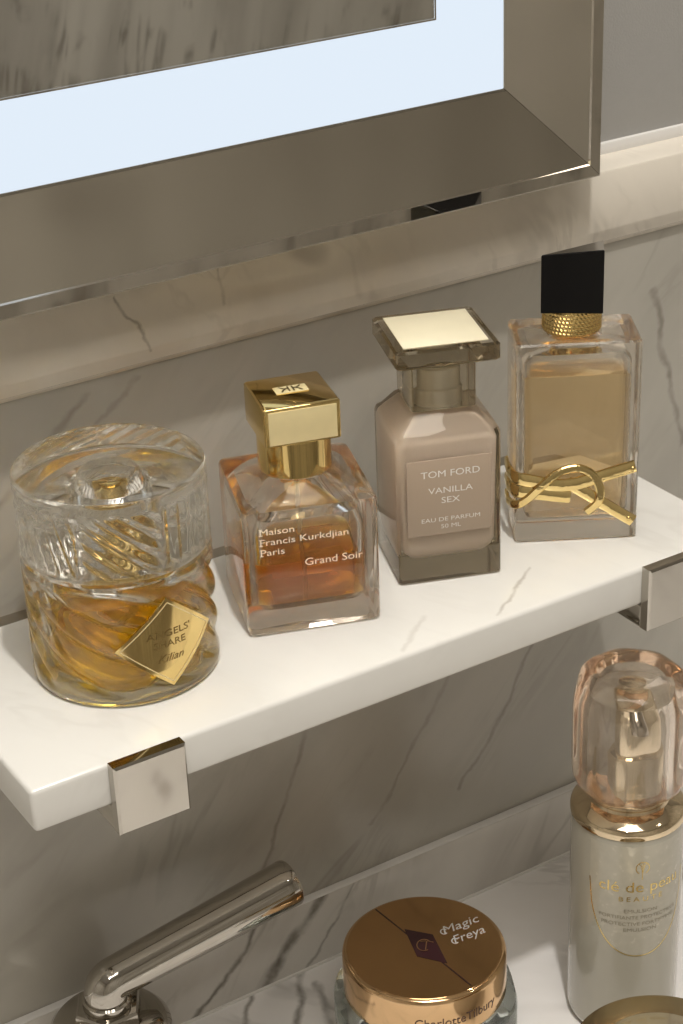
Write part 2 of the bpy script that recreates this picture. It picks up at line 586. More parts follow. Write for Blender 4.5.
# sealant bead on top of the upstand
bm = bmesh.new()
box(bm, X0, X1, 0.1328, W - 0.0001, ZC + 0.0440, ZC + 0.0447, 0.0003)
tag(bm_obj('trim_4', bm, M['ceil']), kind='structure')

# ================================================================== shelf and brackets
SL, SD, ST = 0.3661, 0.1265, 0.0197
bm = bmesh.new()
box(bm, 0.0, SL, 0.0, SD, OZ - ST, OZ, 0.0022, 3)
sh = bm_obj('marble_shelf', bm, M['shelf'])
tag(sh, 'white marble wall shelf carrying four perfume bottles below the mirror', 'shelf')
bm = bmesh.new()
box(bm, 0.004, SL - 0.004, SD - 0.0005, W, OZ - 0.014, OZ - 0.003)
o = bm_obj('back_rail', bm, M['nickel'], sh, smooth=False)
o['label'] = 'metal strip closing the gap to the wall'


def bracket(x, label):
    t = thing('shelf_bracket', (x, 0, OZ), 0, label, 'bracket', 'square nickel shelf brackets')
    h = 0.0160
    bm = bmesh.new()
    # front plate with a wide bevel round its face
    y0, y1 = -0.0060, -0.0002
    rings = []
    for y, ins in ((y1, 0.0), (y0 + 0.0010, 0.0), (y0, 0.0010)):
        rings.append([(-h + ins, y, 0.0008 - ins), (-h + ins, y, -0.0312 + ins), (h - ins, y, -0.0312 + ins), (h - ins, y, 0.0008 - ins)])
    rings_to_bm(bm, rings)
    bm_obj('front_plate', bm, M['nickel'], t, recalc=True, smooth=False)
    bm = bmesh.new()
    box(bm, -h, h, y1, W, -0.0312, -ST - 0.0002, 0.0006)
    bm_obj('arm', bm, M['nickel'], t)
    return t


bracket(0.0488, 'square polished nickel shelf bracket nearer the round crystal bottle')
bracket(0.3200, 'square polished nickel shelf bracket at the end by the tall bottle')

# ================================================================== mirror
t = thing('wall_mirror', (0, 0, OZ), 0, 'large wall mirror with lit white border and broad nickel frame above the shelf', 'mirror')
OX, OZB = 0.3592, 0.1492      # outer lower right corner
IX, IZB = 0.3118, 0.1968      # inner corner
LX, TZ = -0.75, 1.02          # outer left / top
YO, YI = 0.103, 0.1165
fw = OX - IX


def corners(ins):
    return [Vector((LX + ins, 0, OZB + ins)), Vector((OX - ins, 0, OZB + ins)), Vector((OX - ins, 0, TZ - ins)), Vector((LX + ins, 0, TZ - ins))]


secs = [(0.0, WP - 0.001), (0.0, YO + 0.0006), (0.0006, YO), (0.0064, YO), (0.0070, YO + 0.0009), (fw - 0.0012, YI - 0.0008), (fw, YI - 0.0002), (fw, WP - 0.001)]
rows = []
for ins, y in secs:
    rows.append([Vector((c.x, y, c.z)) for c in corners(ins)])
for k in range(4):
    bm = bmesh.new()
    kk = (k + 1) % 4
    dr = (corners(0)[kk] - corners(0)[k]).normalized() * 0.00012
    a = [bm.verts.new(r[k] + dr) for r in rows]
    b = [bm.verts.new(r[kk] - dr) for r in rows]
    n = len(a)
    for i in range(n):
        j = (i + 1) % n
        f = bm.faces.new([a[i], a[j], b[j], b[i]])
        f.material_index = 1 if i in (1, 2, 3) else 0
    bm.faces.new(a[::-1])
    bm.faces.new(b)
    bm_obj('frame_bar', bm, [M['frame_metal'], M['frame_edge']], t, recalc=True, smooth=False)
# light band and mirror glass
bw = 0.0375
bm = bmesh.new()
o1, i1 = corners(fw), corners(fw + bw)
yb = YI + 0.0004
for k in range(4):
    kk = (k + 1) % 4
    bm.faces.new([bm.verts.new((c.x, yb, c.z)) for c in (o1[k], o1[kk], i1[kk], i1[k])])
bmesh.ops.remove_doubles(bm, verts=bm.verts, dist=1e-5)
ex = bmesh.ops.extrude_face_region(bm, geom=list(bm.faces))
bmesh.ops.translate(bm, verts=[v for v in ex['geom'] if isinstance(v, bmesh.types.BMVert)], vec=(0, 0.002, 0))
bm_obj('light_band', bm, M['led'], t, recalc=True, smooth=False)
bm = bmesh.new()
box(bm, i1[0].x, i1[1].x, yb + 0.0002, yb + 0.004, i1[0].z, i1[2].z)
bm_obj('mirror_glass', bm, M['mirror'], t, smooth=False)
bm = bmesh.new()
box(bm, i1[0].x - 0.0008, i1[1].x + 0.0008, yb - 0.00012, yb + 0.0003, i1[0].z - 0.0008, i1[0].z)
box(bm, i1[1].x, i1[1].x + 0.0008, yb - 0.00012, yb + 0.0003, i1[0].z, i1[2].z)
bm_obj('glass_edge_line', bm, M['frame_edge'], t, smooth=False)
bm = bmesh.new()
box(bm, LX + 0.004, OX - 0.004, yb + 0.012, WP - 0.0005, OZB + 0.004, TZ - 0.004)
bm_obj('back_panel', bm, M['dark'], t, smooth=False)

# ================================================================== bottle 1: round crystal
JR, JH, JB = 0.0398, 0.0932, 0.0565
t = thing('perfume_bottle', (0.0753, 0.0668, OZ + 0.0003), 0, 'round cut crystal perfume bottle with golden liquid and diamond shaped gold plate', 'perfume bottle')
camdir = math.atan2(-0.5882 - 0.0668, -0.2118 - 0.0753)   # direction from the bottle towards the viewer


def tri(x):
    x = x - math.floor(x)
    return 1 - abs(2 * x - 1)


def smoothstep(a, b, x):
    x = max(0, min(1, (x - a) / (b - a)))
    return x * x * (3 - 2 * x)


def swirl(r, z, a):
    env = smoothstep(0.003, 0.012, z) * (1 - smoothstep(0.049, 0.055, z))
    p = (a * 10 / (2 * PI)) + z * 65 + 0.3 * math.sin(2 * a + 1.0)
    return r - env * 0.0034 * (1 - abs(math.sin(PI * p))) ** 1.3


def cuts(r, z, a):
    env = smoothstep(0.0595, 0.0625, z) * (1 - smoothstep(0.0860, 0.0885, z))
    s = ((a - camdir) / (2 * PI) * 7 + 0.45) % 7
    k = int(s)
    fr = s - k
    edge = smoothstep(0.0, 0.06, fr) * (1 - smoothstep(0.94, 1.0, fr))
    q = a * JR
    d = (0.9, 0.0, -0.9, 0.5, 0.9, -0.9, 0.3)[k]
    p = (q * math.cos(d) + (z + 0.0) * math.sin(d)) / 0.0066
    return r - env * edge * 0.0021 * (tri(p) ** 1.2)


def dense(prof, step=0.0008):
    out = []
    for (r0, z0), (r1, z1) in zip(prof[:-1], prof[1:]):
        n = max(1, int(math.hypot(r1 - r0, z1 - z0) / step)) if abs(z1 - z0) > 0.01 else 1
        for k in range(n):
            out.append((r0 + (r1 - r0) * k / n, z0 + (z1 - z0) * k / n))
    out.append(prof[-1])
    return out


bm = bmesh.new()
lathe(bm, dense([(JR - 0.0022, 0.0), (JR - 0.0008, 0.0005), (JR - 0.0001, 0.0016), (JR, 0.003), (JR, 0.0545), (JR - 0.0006, 0.0562), (JR - 0.003, JB), (0.012, JB + 0.0004)]), 288, fr=swirl)
lathe(bm, dense([(0.012, 0.0040), (0.029, 0.0043), (0.0325, 0.0062), (0.0338, 0.010), (0.0335, 0.047), (0.031, 0.0515), (0.010, 0.0545)]), 144, flip=True,
      fr=lambda r, z, a: r - 0.35 * (0.0 if r < 0.03 else (0.0335 - swirl(0.0335, z, a))))
bm_obj('glass_body', bm, M['crystal'], t, sharp=50)
bm = bmesh.new()
lathe(bm, dense([(0.012, 0.0039), (0.029, 0.0042), (0.0326, 0.0062), (0.0339, 0.010), (0.0336, 0.0440), (0.0332, 0.0442), (0.010, 0.0441)]), 144,
      fr=lambda r, z, a: r - 0.35 * (0.0 if r < 0.033 else (0.0335 - swirl(0.0335, z, a))))
bm_obj('perfume', bm, M['liq_gold'], t, sharp=50)
bm = bmesh.new()
lathe(bm, dense([(0.0335, JB + 0.0010), (JR - 0.0010, JB + 0.0010), (JR, JB + 0.002), (JR, JH - 0.0016), (JR - 0.0005, JH - 0.0005), (JR - 0.0016, JH), (0.002, JH)]), 288, fr=cuts)
lathe(bm, dense([(0.0152, JB + 0.0011), (0.0152, JH - 0.020), (0.0128, JH - 0.0145), (0.0120, JH - 0.0090), (0.0105, JH - 0.0078), (0.002, JH - 0.0074)]), 96, flip=True)
bm_obj('glass_cap', bm, M['crystal'], t, sharp=50)
bm = bmesh.new()
lathe(bm, [(0.0135, JB + 0.0012), (0.0140, JB + 0.0018), (0.0140, JB + 0.0100), (0.0130, JB + 0.0112), (0.0085, JB + 0.0116), (0.0082, JB + 0.0170), (0.0072, JB + 0.0182), (0.001, JB + 0.0184)], 48)
sp = bm_obj('sprayer', bm, M['gold'], t)
bm = bmesh.new()
lathe(bm, [(0.0012, 0.011), (0.0012, JB + 0.001)], 12)
bm_obj('dip_tube', bm, M['plastic'], sp)

ca = camdir + rad(26)


def on_cyl(u, v, w, r=JR + 0.0004, a0=ca, zc=0.0275):
    a = a0 + u / r
    return ((r + w) * math.cos(a), (r + w) * math.sin(a), zc + v)


bm = bmesh.new()
N = 16
hu, hv = 0.0232, 0.0205
for w0, fl in ((0.0006, False), (-0.0002, True)):
    grid = {}
    for i in range(N + 1):
        for j in range(N + 1):
            s, q = i / N * 2 - 1, j / N * 2 - 1
            u, v = (s - q) / 2 * hu, (s + q) / 2 * hv
            grid[i, j] = bm.verts.new(on_cyl(u, v, w0))
    for i in range(N):
        for j in range(N):
            f = [grid[i, j], grid[i + 1, j], grid[i + 1, j + 1], grid[i, j + 1]]
            bm.faces.new(f if not fl else f[::-1])
    if not fl:
        g0 = grid
    else:
        rim = [(i, 0) for i in range(N)] + [(N, j) for j in range(N)] + [(i, N) for i in range(N, 0, -1)] + [(0, j) for j in range(N, 0, -1)]
        for a_, b_ in zip(rim, rim[1:] + rim[:1]):
            bm.faces.new([g0[a_], g0[b_], grid[b_], grid[a_]])
pl = bm_obj('name_plate', bm, M['gold'], t, recalc=True)
pl['label'] = 'diamond shaped polished gold plate'
bm = bmesh.new()
fnp = lambda u, v, w: on_cyl(u, v, w + 0.0006)
text_bm(bm, "ANGELS'", 0.0030, 0.020, fnp, align=0.5, dz=0.0030)
text_bm(bm, "SHARE", 0.0030, 0.0145, fnp, align=0.5, dz=-0.0018)
text_bm(bm, "Kilian", 0.0034, 0.012, fnp, align=0.5, dz=-0.0085, shear=0.4)
bm_obj('lettering', bm, M['gold_dark'], pl, smooth=False)
# border of the plate
bm = bmesh.new()
k = 0.90
loop = [(0, hv * k), (hu * k, 0), (0, -hv * k), (-hu * k, 0), (0, hv * k)]
for p, q in zip(loop[:-1], loop[1:]):
    line_bm(bm, [(p[0] + (q[0] - p[0]) * i / 8, p[1] + (q[1] - p[1]) * i / 8) for i in range(9)], 0.0005, fnp)
bm_obj('engraved_border', bm, M['gold_satin'], pl, smooth=False)

# ================================================================== bottle 2: square, amber
ang = rad(-19.0)
t = thing('perfume_bottle', (0.1639, 0.0686, OZ + 0.0003), ang, 'square clear perfume bottle with amber liquid and block shaped gold cap', 'perfume bottle')
H2 = 0.0297
bm = bmesh.new()
loft(bm, [(0.0, H2 - 0.0022, H2 - 0.0022, 0.003), (0.0006, H2 - 0.0008, H2 - 0.0008, 0.0034), (0.002, H2, H2, 0.0038), (0.0585, H2, H2, 0.0036), (0.0598, H2 - 0.0005, H2 - 0.0005, 0.0035),
          (0.0606, H2 - 0.0020, H2 - 0.0020, 0.0032), (0.0655, 0.0175, 0.0175, 0.008), (0.0662, 0.0155, 0.0155, 0.0145), (0.0695, 0.0150, 0.0150, 0.0149)])
hi = 0.0240
loft(bm, [(0.0095, hi - 0.006, hi - 0.006, 0.005), (0.0105, hi - 0.0025, hi - 0.0025, 0.006), (0.0135, hi, hi, 0.007), (0.046, hi, hi, 0.007), (0.052, hi - 0.002, hi - 0.002, 0.007),
          (0.0590, 0.012, 0.012, 0.010), (0.0625, 0.0085, 0.0085, 0.0084), (0.069, 0.008, 0.008, 0.0079)], flip=True)
bm_obj('glass_body', bm, M['glass_peach'], t, sharp=35)
bm = bmesh.new()
e = 0.0001
loft(bm, [(0.0094, hi - 0.006, hi - 0.006, 0.005), (0.0104, hi - 0.0025 + e, hi - 0.0025 + e, 0.006), (0.0135, hi + e, hi + e, 0.007), (0.0325, hi + e, hi + e, 0.007), (0.0328, hi - 0.0004, hi - 0.0004, 0.007)])
bm_obj('perfume', bm, M['liq_amber'], t, sharp=40)
bm = bmesh.new()
lathe(bm, [(0.0011, 0.011), (0.0011, 0.070)], 12)
bm_obj('dip_tube', bm, M['plastic'], t)
bm = bmesh.new()
lathe(bm, [(0.0155, 0.0664), (0.0162, 0.0669), (0.0162, 0.0838), (0.0155, 0.0838)], 64)
col2 = bm_obj('collar', bm, M['gold'], t)
hc = 0.0168
bm = bmesh.new()
loft(bm, [(0.0832, hc - 0.0008, hc - 0.0008, 0.0008), (0.0838, hc, hc, 0.0010), (0.1006, hc, hc, 0.0010), (0.1013, hc - 0.0008, hc - 0.0008, 0.0008)], n=3)
cap2 = bm_obj('cap', bm, M['gold'], t, sharp=50)
cap2.rotation_euler = (0, 0, rad(4))
bm = bmesh.new()
box(bm, -0.0150, 0.0150, -hc - 0.0004, -hc + 0.0003, 0.0845, 0.0997, 0.0002)  # raised satin plate stands in for a bright reflection on the cap
o = bm_obj('reflection_panel', bm, M['gold_satin'], cap2)
o['label'] = 'satin gold panel imitating the bright reflection on the cap front'
bm = bmesh.new()
ez = 0.1013
box(bm, -0.0072, 0.0072, -0.0030, 0.0042, ez - 0.0001, ez + 0.0004, 0.00015)
em = bm_obj('emblem', bm, M['gold_satin'], cap2)
bm = bmesh.new()
fe = lambda u, v, w: (u, v + 0.0006, ez + 0.0004 + w)
for sgn in (-1, 1):
    line_bm(bm, [(sgn * 0.0010, 0.0027), (sgn * 0.0010, -0.0027)], 0.0007, fe)
    line_bm(bm, [(sgn * 0.0012, 0.0003), (sgn * 0.0030, 0.0008), (sgn * 0.0048, 0.0026)], 0.0008, fe)
    line_bm(bm, [(sgn * 0.0022, 0.0004), (sgn * 0.0034, -0.0008), (sgn * 0.0046, -0.0027)], 0.0008, fe)
bm_obj('engraving', bm, M['gold_dark'], em, smooth=False)
bm = bmesh.new()
f2 = lambda u, v, w: (u - H2, -H2 - w, v)


def t2(body, s, z, width, h=0.0030):
    text_bm(bm, body, h, width, lambda u, v, w: f2(u + s, v + z, w))


t2('Maison', 0.0072, 0.0492, 0.0150)
t2('Francis Kurkdjian', 0.0072, 0.0443, 0.0385)
t2('Paris', 0.0072, 0.0394, 0.0104)
t2('Grand Soir', 0.0262, 0.0322, 0.0255, 0.0034)
# small serifs on the initials
for s, z in ((0.0072, 0.0492), (0.0072, 0.0443), (0.0072, 0.0394)):
    for dz_ in (0.0, 0.0029):
        line_bm(bm, [(s - 0.0004, z + dz_), (s + 0.0012, z + dz_)], 0.0004, f2)
bm_obj('lettering', bm, M['cream_print'], t, smooth=False)

# ================================================================== bottle 3: smoky glass, nude lacquer
ang = rad(-20.0)
t = thing('perfume_bottle', (0.2350, 0.0632, OZ + 0.0003), ang, 'smoky beige perfume bottle with nude label and flat square stopper', 'perfume bottle')
hx, hy = 0.0240, 0.0220
bm = bmesh.new()
loft(bm, [(0.0, hx - 0.0010, hy - 0.0010, 0.0016), (0.0008, hx, hy, 0.0022), (0.0700, hx, hy, 0.0022), (0.0722, hx - 0.0008, hy - 0.0008, 0.0022), (0.0738, hx - 0.0026, hy - 0.0026, 0.0022),
          (0.0800, 0.0160, 0.0160, 0.002), (0.0808, 0.0150, 0.0150, 0.002)], n=3)
bm_obj('glass_body', bm, M['glass_smoke'], t, sharp=25)
bm = bmesh.new()
loft(bm, [(0.0100, hx - 0.0105, hy - 0.0105, 0.004), (0.0108, hx - 0.0068, hy - 0.0065, 0.004), (0.0135, hx - 0.0042, hy - 0.0040, 0.004), (0.0170, hx - 0.0030, hy - 0.0030, 0.003), (0.0670, hx - 0.0018, hy - 0.0022, 0.003),
          (0.0705, hx - 0.0036, hy - 0.0036, 0.003), (0.0765, 0.0140, 0.0140, 0.003), (0.0800, 0.0105, 0.0105, 0.009)], n=4)
bm_obj('lacquered_vessel', bm, M['nude'], t, sharp=35)
bm = bmesh.new()
box(bm, -0.0198, 0.0190, -hy - 0.0005, -hy + 0.0001, 0.0240, 0.0612, 0.0002)
lb = bm_obj('label', bm, M['nude_label'], t)
lb['label'] = 'square nude label with white capitals'
bm = bmesh.new()


def t3(body, z, width, h):
    text_bm(bm, body, h, width, lambda u, v, w: (u + 0.0002, -hy - 0.0005 - w, v + z + 0.0044), align=0.5)


t3('TOM FORD', 0.0482, 0.0270, 0.0032)
t3('VANILLA', 0.0402, 0.0205, 0.0029)
t3('SEX', 0.0352, 0.0085, 0.0029)
t3('EAU DE PARFUM', 0.0262, 0.0270, 0.0020)
t3('50 ML', 0.0226, 0.0092, 0.0020)
bm_obj('lettering', bm, M['white_print'], lb, smooth=False)
cz = -0.0006
bm = bmesh.new()
loft(bm, [(0.0812, 0.0142, 0.0142, 0.0015), (0.0816, 0.0146, 0.0146, 0.0016), (0.1030, 0.0148, 0.0148, 0.0016), (0.1050, 0.0165, 0.0165, 0.0016),
          (0.1052, 0.0222, 0.0222, 0.0016), (0.1062, 0.0234, 0.0234, 0.002), (0.1126, 0.0234, 0.0234, 0.002), (0.1136, 0.0222, 0.0222, 0.0016)], n=3)
st = bm_obj('stopper', bm, M['glass_smoke'], t, sharp=25)
bm = bmesh.new()
box(bm, -0.0190, 0.0190, -0.0190, 0.0190, 0.1134, 0.1140, 0.0002)
o = bm_obj('top_plate', bm, M['gold_reflect'], st)
o['label'] = 'pale gold square plate on the stopper'
bm = bmesh.new()
lathe(bm, [(0.0096, 0.0806), (0.0100, 0.0810), (0.0100, 0.0885), (0.0092, 0.0895), (0.0092, 0.0985), (0.0078, 0.0995), (0.001, 0.0996)], 40)
bm_obj('sprayer', bm, M['spray'], t)

# ================================================================== bottle 4: tall, black cap, gold bow
ang = rad(-30.3)
t = thing('perfume_bottle', (0.3052, 0.0537, OZ + 0.0003), ang, 'tall clear perfume bottle with black cap and gold bow across the front', 'perfume bottle')
hx, hy, HT = 0.0287, 0.0170, 0.0997
bm = bmesh.new()
loft(bm, [(0.0, hx - 0.0012, hy - 0.0012, 0.0016), (0.0009, hx, hy, 0.0022), (HT - 0.0012, hx, hy, 0.0022), (HT - 0.0003, hx - 0.0008, hy - 0.0008, 0.002), (HT, hx - 0.0022, hy - 0.0022, 0.0016),
          (HT - 0.0002, 0.0150, 0.0125, 0.010), (HT + 0.0010, 0.0110, 0.0110, 0.0109)], n=4)
loft(bm, [(0.0105, hx - 0.010, hy - 0.007, 0.003), (0.0112, hx - 0.0065, hy - 0.0050, 0.004), (0.0145, hx - 0.0048, hy - 0.0038, 0.004), (0.0890, hx - 0.0044, hy - 0.0036, 0.004),
          (0.0930, hx - 0.0070, hy - 0.0045, 0.004), (0.0950, 0.0120, 0.0085, 0.006), (HT, 0.0075, 0.0075, 0.0074)], flip=True, n=4)
bm_obj('glass_body', bm, M['glass_peach'], t, sharp=30)
bm = bmesh.new()
loft(bm, [(0.0104, hx - 0.010, hy - 0.007, 0.003), (0.0111, hx - 0.0065 + e, hy - 0.0050 + e, 0.004), (0.0145, hx - 0.0048 + e, hy - 0.0038 + e, 0.004), (0.0825, hx - 0.0044 + e, hy - 0.0036 + e, 0.004), (0.0828, hx - 0.0048, hy - 0.0040, 0.004)], n=4)
bm_obj('perfume', bm, M['liq_peach'], t, sharp=40)
# woven gold collar
bm = bmesh.new()


def weave(r, z, a):
    return r + 0.00032 * math.sin(a * 44 + z * 2600) + 0.00026 * math.cos(z * 3400)


pr = [(0.0125, HT + 0.0004)] + [(0.0132, HT + 0.0008 + 0.0126 * k / 36) for k in range(37)] + [(0.0120, HT + 0.0134)]
lathe(bm, pr, 264, fr=lambda r, z, a: weave(r, z, a) if r > 0.013 else r)
bm_obj('woven_collar', bm, M['gold'], t, sharp=80).location = (-0.0012, 0, 0)
bm = bmesh.new()
hw = 0.0138
zb = 0.1128
tops = {(-1, -1): 0.1402, (1, -1): 0.1427, (1, 1): 0.1377, (-1, 1): 0.1305}
q4 = [(-1, -1), (1, -1), (1, 1), (-1, 1)]
rings = []
for lev in range(4):
    ring = []
    for sx, sy in q4:
        k = (0.96, 1.0, 1.0, 0.97)[lev]
        z = (zb, zb + 0.0004, tops[sx, sy] - 0.0004, tops[sx, sy])[lev]
        ring.append((sx * hw * k, sy * hw * k, z))
    rings.append(ring)
rings_to_bm(bm, rings)
cap4 = bm_obj('cap', bm, M['black'], t, smooth=False)
cap4.rotation_euler = (0, 0, rad(-8))
cap4.location = (-0.0014, -0.0004, -0.0004)
cap4['label'] = 'glossy black square cap with slanted top'

# gold bow: bars and loop over the front, carried round the left side
bow = bpy.data.objects.new('gold_bow', None)


def fb(s, z, d):
    """front face coordinates in millimetres; negative s wraps round the left side."""
    s, z, d = s / 1000, z / 1000, d / 1000
    rc = 0.0030
    if s >= rc:
        return Vector((s - hx, -hy - d, z))
    if s >= -rc:
        a = (rc - s) / (2 * rc) * PI / 2
        return Vector((-hx + rc - (rc + d) * math.sin(a), -hy + rc - (rc + d) * math.cos(a), z))
    return Vector((-hx - d - min(0.0012, (-s - rc) * 0.4), -hy - s, z))


def ribbon(bm, pts, w, th=1.5, d=1.3, taper=None):
    """A flat bevelled gold bar following (s, z[, lift]) points."""
    P = smooth_path([Vector((p[0], p[1], p[2] if len(p) > 2 else 0)) for p in pts], 8)
    sect = []
    n = len(P)
    rings = []
    for i, p in enumerate(P):
        tt = P[min(i + 1, n - 1)] - P[max(i - 1, 0)]
        tt.z = 0
        tt.normalize()
        nn = Vector((-tt.y, tt.x))
        ww = w / 2
        ring = []
        for a, b in ((-1, -0.7), (-1, 0.3), (-0.72, 0.8), (0, 0.95), (0.72, 0.8), (1, 0.3), (1, -0.7), (0, -0.8)):
            ring.append(tuple(fb(p.x + nn.x * a * ww, p.y + nn.y * a * ww, d + p.z + b * th * 0.7)))
        rings.append(ring)
    rings_to_bm(bm, rings)


def bow_part(name, pts, w, label=None, parent=t):
    bm = bmesh.new()
    ribbon(bm, pts, w)
    return bm_obj(name, bm, M['gold_bow'], parent, recalc=True, sharp=35)


bpy.data.objects.remove(bow)
main = bow_part('bow_bar', [(-14, 36, 0), (-6, 35.2, 0), (2, 34, 0.2), (9, 32.3, 0.5), (18, 30.6, 1.4), (26, 30.6, 1.6), (34, 32.2, 1.2), (45, 35.0, 0.4), (55.5, 37.8, 0)], 6.0)
diag = bow_part('bow_bar', [(24, 31.6, 0.6), (28, 28.6, 0.8), (36, 23.0, 0.6), (46, 15.8, 0.2), (55.2, 9.4, 0)], 5.6)
low = bow_part('bow_bar', [(-14, 27.5, 0), (-5, 27.6, 0), (4, 27.0, 0), (12, 25.6, 0), (20, 24.2, 0), (25.5, 23.4, 0)], 6.0)
lp = bow_part('bow_loop', [(-14, 20, 0), (-5, 19.6, 0), (1.5, 20.8, 0.3), (6.5, 24.5, 1.0), (11, 29.5, 1.8), (16.5, 34.8, 1.9), (23, 38.0, 1.5), (29, 38.4, 1.3), (34.5, 35.8, 1.3), (38.0, 31, 1.5), (39.3, 26, 1.7), (38.6, 21.5, 1.6), (36.2, 18, 0.8), (33.2, 15.2, 0.3)], 4.0)
for s, z in ((54.2, 36.8), (53.0, 11.2)):
    bm = bmesh.new()
    c = fb(s, z, 1.8)
    lathe(bm, [(0.0012, 0), (0.0012, 0.0006), (0.0008, 0.0010), (0.0002, 0.0011)], 16)
    bmesh.ops.rotate(bm, verts=bm.verts, cent=(0, 0, 0), matrix=Matrix.Rotation(rad(90), 3, 'X'))
    bmesh.ops.translate(bm, verts=bm.verts, vec=c)
    bm_obj('rivet', bm, M['gold'], main if z > 20 else diag)

# ================================================================== emulsion pump bottle on the counter
EX, EY = 0.3138, 0.0146
t = thing('emulsion_bottle', (EX, EY, ZC), 0, 'tall pearl white emulsion bottle with rose glass cap standing on the counter', 'skincare bottle')
b0 = -0.272


def ez(z):
    return z - b0


bm = bmesh.new()
lathe(bm, [(0.0235, 0.0), (0.0262, 0.0008), (0.0276, 0.003), (0.0283, 0.007), (0.0283, ez(-0.1475)), (0.0282, ez(-0.1462))], 96)
body = bm_obj('pearl_body', bm, M['pearl'], t, sharp=40)
bm = bmesh.new()
lathe(bm, [(0.0283, ez(-0.1462)), (0.0288, ez(-0.1456)), (0.0288, ez(-0.1432)), (0.0284, ez(-0.1416)), (0.0272, ez(-0.1400)), (0.0225, ez(-0.1376)), (0.0205, ez(-0.1366)), (0.0200, ez(-0.1350)), (0.0205, ez(-0.1338)), (0.0200, ez(-0.1326)), (0.0140, ez(-0.1324))], 96)
bm_obj('gold_collar', bm, M['collar'], t, sharp=30)
ec = math.atan2(-0.5882 - EY, -0.2118 - EX) + rad(17)


def on_e(u, v, w):
    a = ec + u / 0.0283
    return ((0.0283 + w) * math.cos(a), (0.0283 + w) * math.sin(a), v)


# the long rounded label field
bm = bmesh.new()
cols = 28
zt_, zb_ = ez(-0.1490), ez(-0.2165)
rowsN = 20
for i in range(cols):
    pass
gridv = []
for i in range(cols + 1):
    s = i / cols * 2 - 1
    u = s * 0.0270
    zlo = ez(-0.172) - (ez(-0.172) - zb_) * math.sqrt(max(0.0, 1 - abs(s) ** 2.2))
    gridv.append([bm.verts.new(on_e(u, zlo + (zt_ - zlo) * j / rowsN, 0.00008)) for j in range(rowsN + 1)])
for i in range(cols):
    for j in range(rowsN):
        bm.faces.new([gridv[i][j], gridv[i + 1][j], gridv[i + 1][j + 1], gridv[i][j + 1]])
fld = bm_obj('label_field', bm, M['pearl_label'], body)
bm = bmesh.new()
line_bm(bm, [(i / 40 * 2 * 0.0270 - 0.0270, ez(-0.172) - (ez(-0.172) - zb_) * math.sqrt(max(0.0, 1 - abs(i / 20 - 1) ** 2.2))) for i in range(41)], 0.0006, on_e, 0.0002)
bm_obj('label_border', bm, M['gold_print'], fld, smooth=False)
bm = bmesh.new()


def te(bm, body_, z, width, h, **k):
    text_bm(bm, body_, h, width, lambda u, v, w: on_e(u, v + ez(z), w + 0.0001), align=0.5, **k)


line_bm(bm, arc_pts(0, ez(-0.1620), 0.0033, 0.0036, -60, 240, 20), 0.00045, on_e, 0.0002)
line_bm(bm, [(-0.0022, ez(-0.1592)), (-0.0008, ez(-0.1605)), (0, ez(-0.1660)), (0.0008, ez(-0.1605)), (0.0022, ez(-0.1592))], 0.0004, on_e, 0.0002)
line_bm(bm, [(0, ez(-0.1590)), (0, ez(-0.1690))], 0.0004, on_e, 0.0002)
te(bm, 'cl\u00e9 de peau', -0.1765, 0.0430, 0.0062)
te(bm, 'BEAUT\u00c9', -0.1822, 0.0225, 0.0027, space=1.5)
bm_obj('gold_lettering', bm, M['gold_print'], body, smooth=False)
bm = bmesh.new()
te(bm, 'EMULSION', -0.1893, 0.0170, 0.0021)
te(bm, 'FORTIFIANTE PROTECTRICE', -0.1933, 0.0420, 0.0021)
te(bm, 'PROTECTIVE FORTIFYING', -0.1973, 0.0395, 0.0021)
te(bm, 'EMULSION', -0.2010, 0.0170, 0.0021)
bm_obj('grey_lettering', bm, M['grey_print'], body, smooth=False)
# pump
bm = bmesh.new()
lathe(bm, [(0.0128, ez(-0.1322)), (0.0134, ez(-0.1316)), (0.0134, ez(-0.1080)), (0.0128, ez(-0.1068)), (0.0108, ez(-0.1064)), (0.0108, ez(-0.0900)), (0.0100, ez(-0.0885)), (0.0085, ez(-0.0868)), (0.0085, ez(-0.0800)), (0.0078, ez(-0.0788)), (0.001, ez(-0.0784))], 64)
pump = bm_obj('pump', bm, M['pump'], t)
pump['label'] = 'pale gold pump seen through the cap'
bm = bmesh.new()
sweep(bm, smooth_path([(0, 0, ez(-0.0830)), (math.cos(ec) * 0.008, math.sin(ec) * 0.008, ez(-0.0835)), (math.cos(ec) * 0.0138, math.sin(ec) * 0.0138, ez(-0.0870)), (math.cos(ec) * 0.0148, math.sin(ec) * 0.0148, ez(-0.0900))], 4), circ(0.0032, 14))
bm_obj('nozzle', bm, M['nickel'], pump)
# thick faceted cap of rose tinted glass
bm = bmesh.new()
facet = lambda r, z, a: r * (1 + 0.025 * math.cos(8 * (a - ec)) * smoothstep(0.018, 0.026, r))
lathe(bm, [(0.0195, ez(-0.1322)), (0.0225, ez(-0.1315)), (0.0260, ez(-0.1275)), (0.0279, ez(-0.1215)), (0.0285, ez(-0.1140)), (0.0285, ez(-0.0840)), (0.0280, ez(-0.0765)), (0.0262, ez(-0.0706)), (0.0230, ez(-0.0670)), (0.0188, ez(-0.0655)),
           (0.0168, ez(-0.0653)), (0.0158, ez(-0.0657)), (0.001, ez(-0.0658))], 96, fr=facet)
lathe(bm, [(0.0185, ez(-0.1323)), (0.0188, ez(-0.1270)), (0.0188, ez(-0.0840)), (0.0175, ez(-0.0775)), (0.0140, ez(-0.0752)), (0.001, ez(-0.0750))], 64, flip=True)
bm_obj('glass_cap', bm, M['cap_rose_glass'], t, sharp=45)

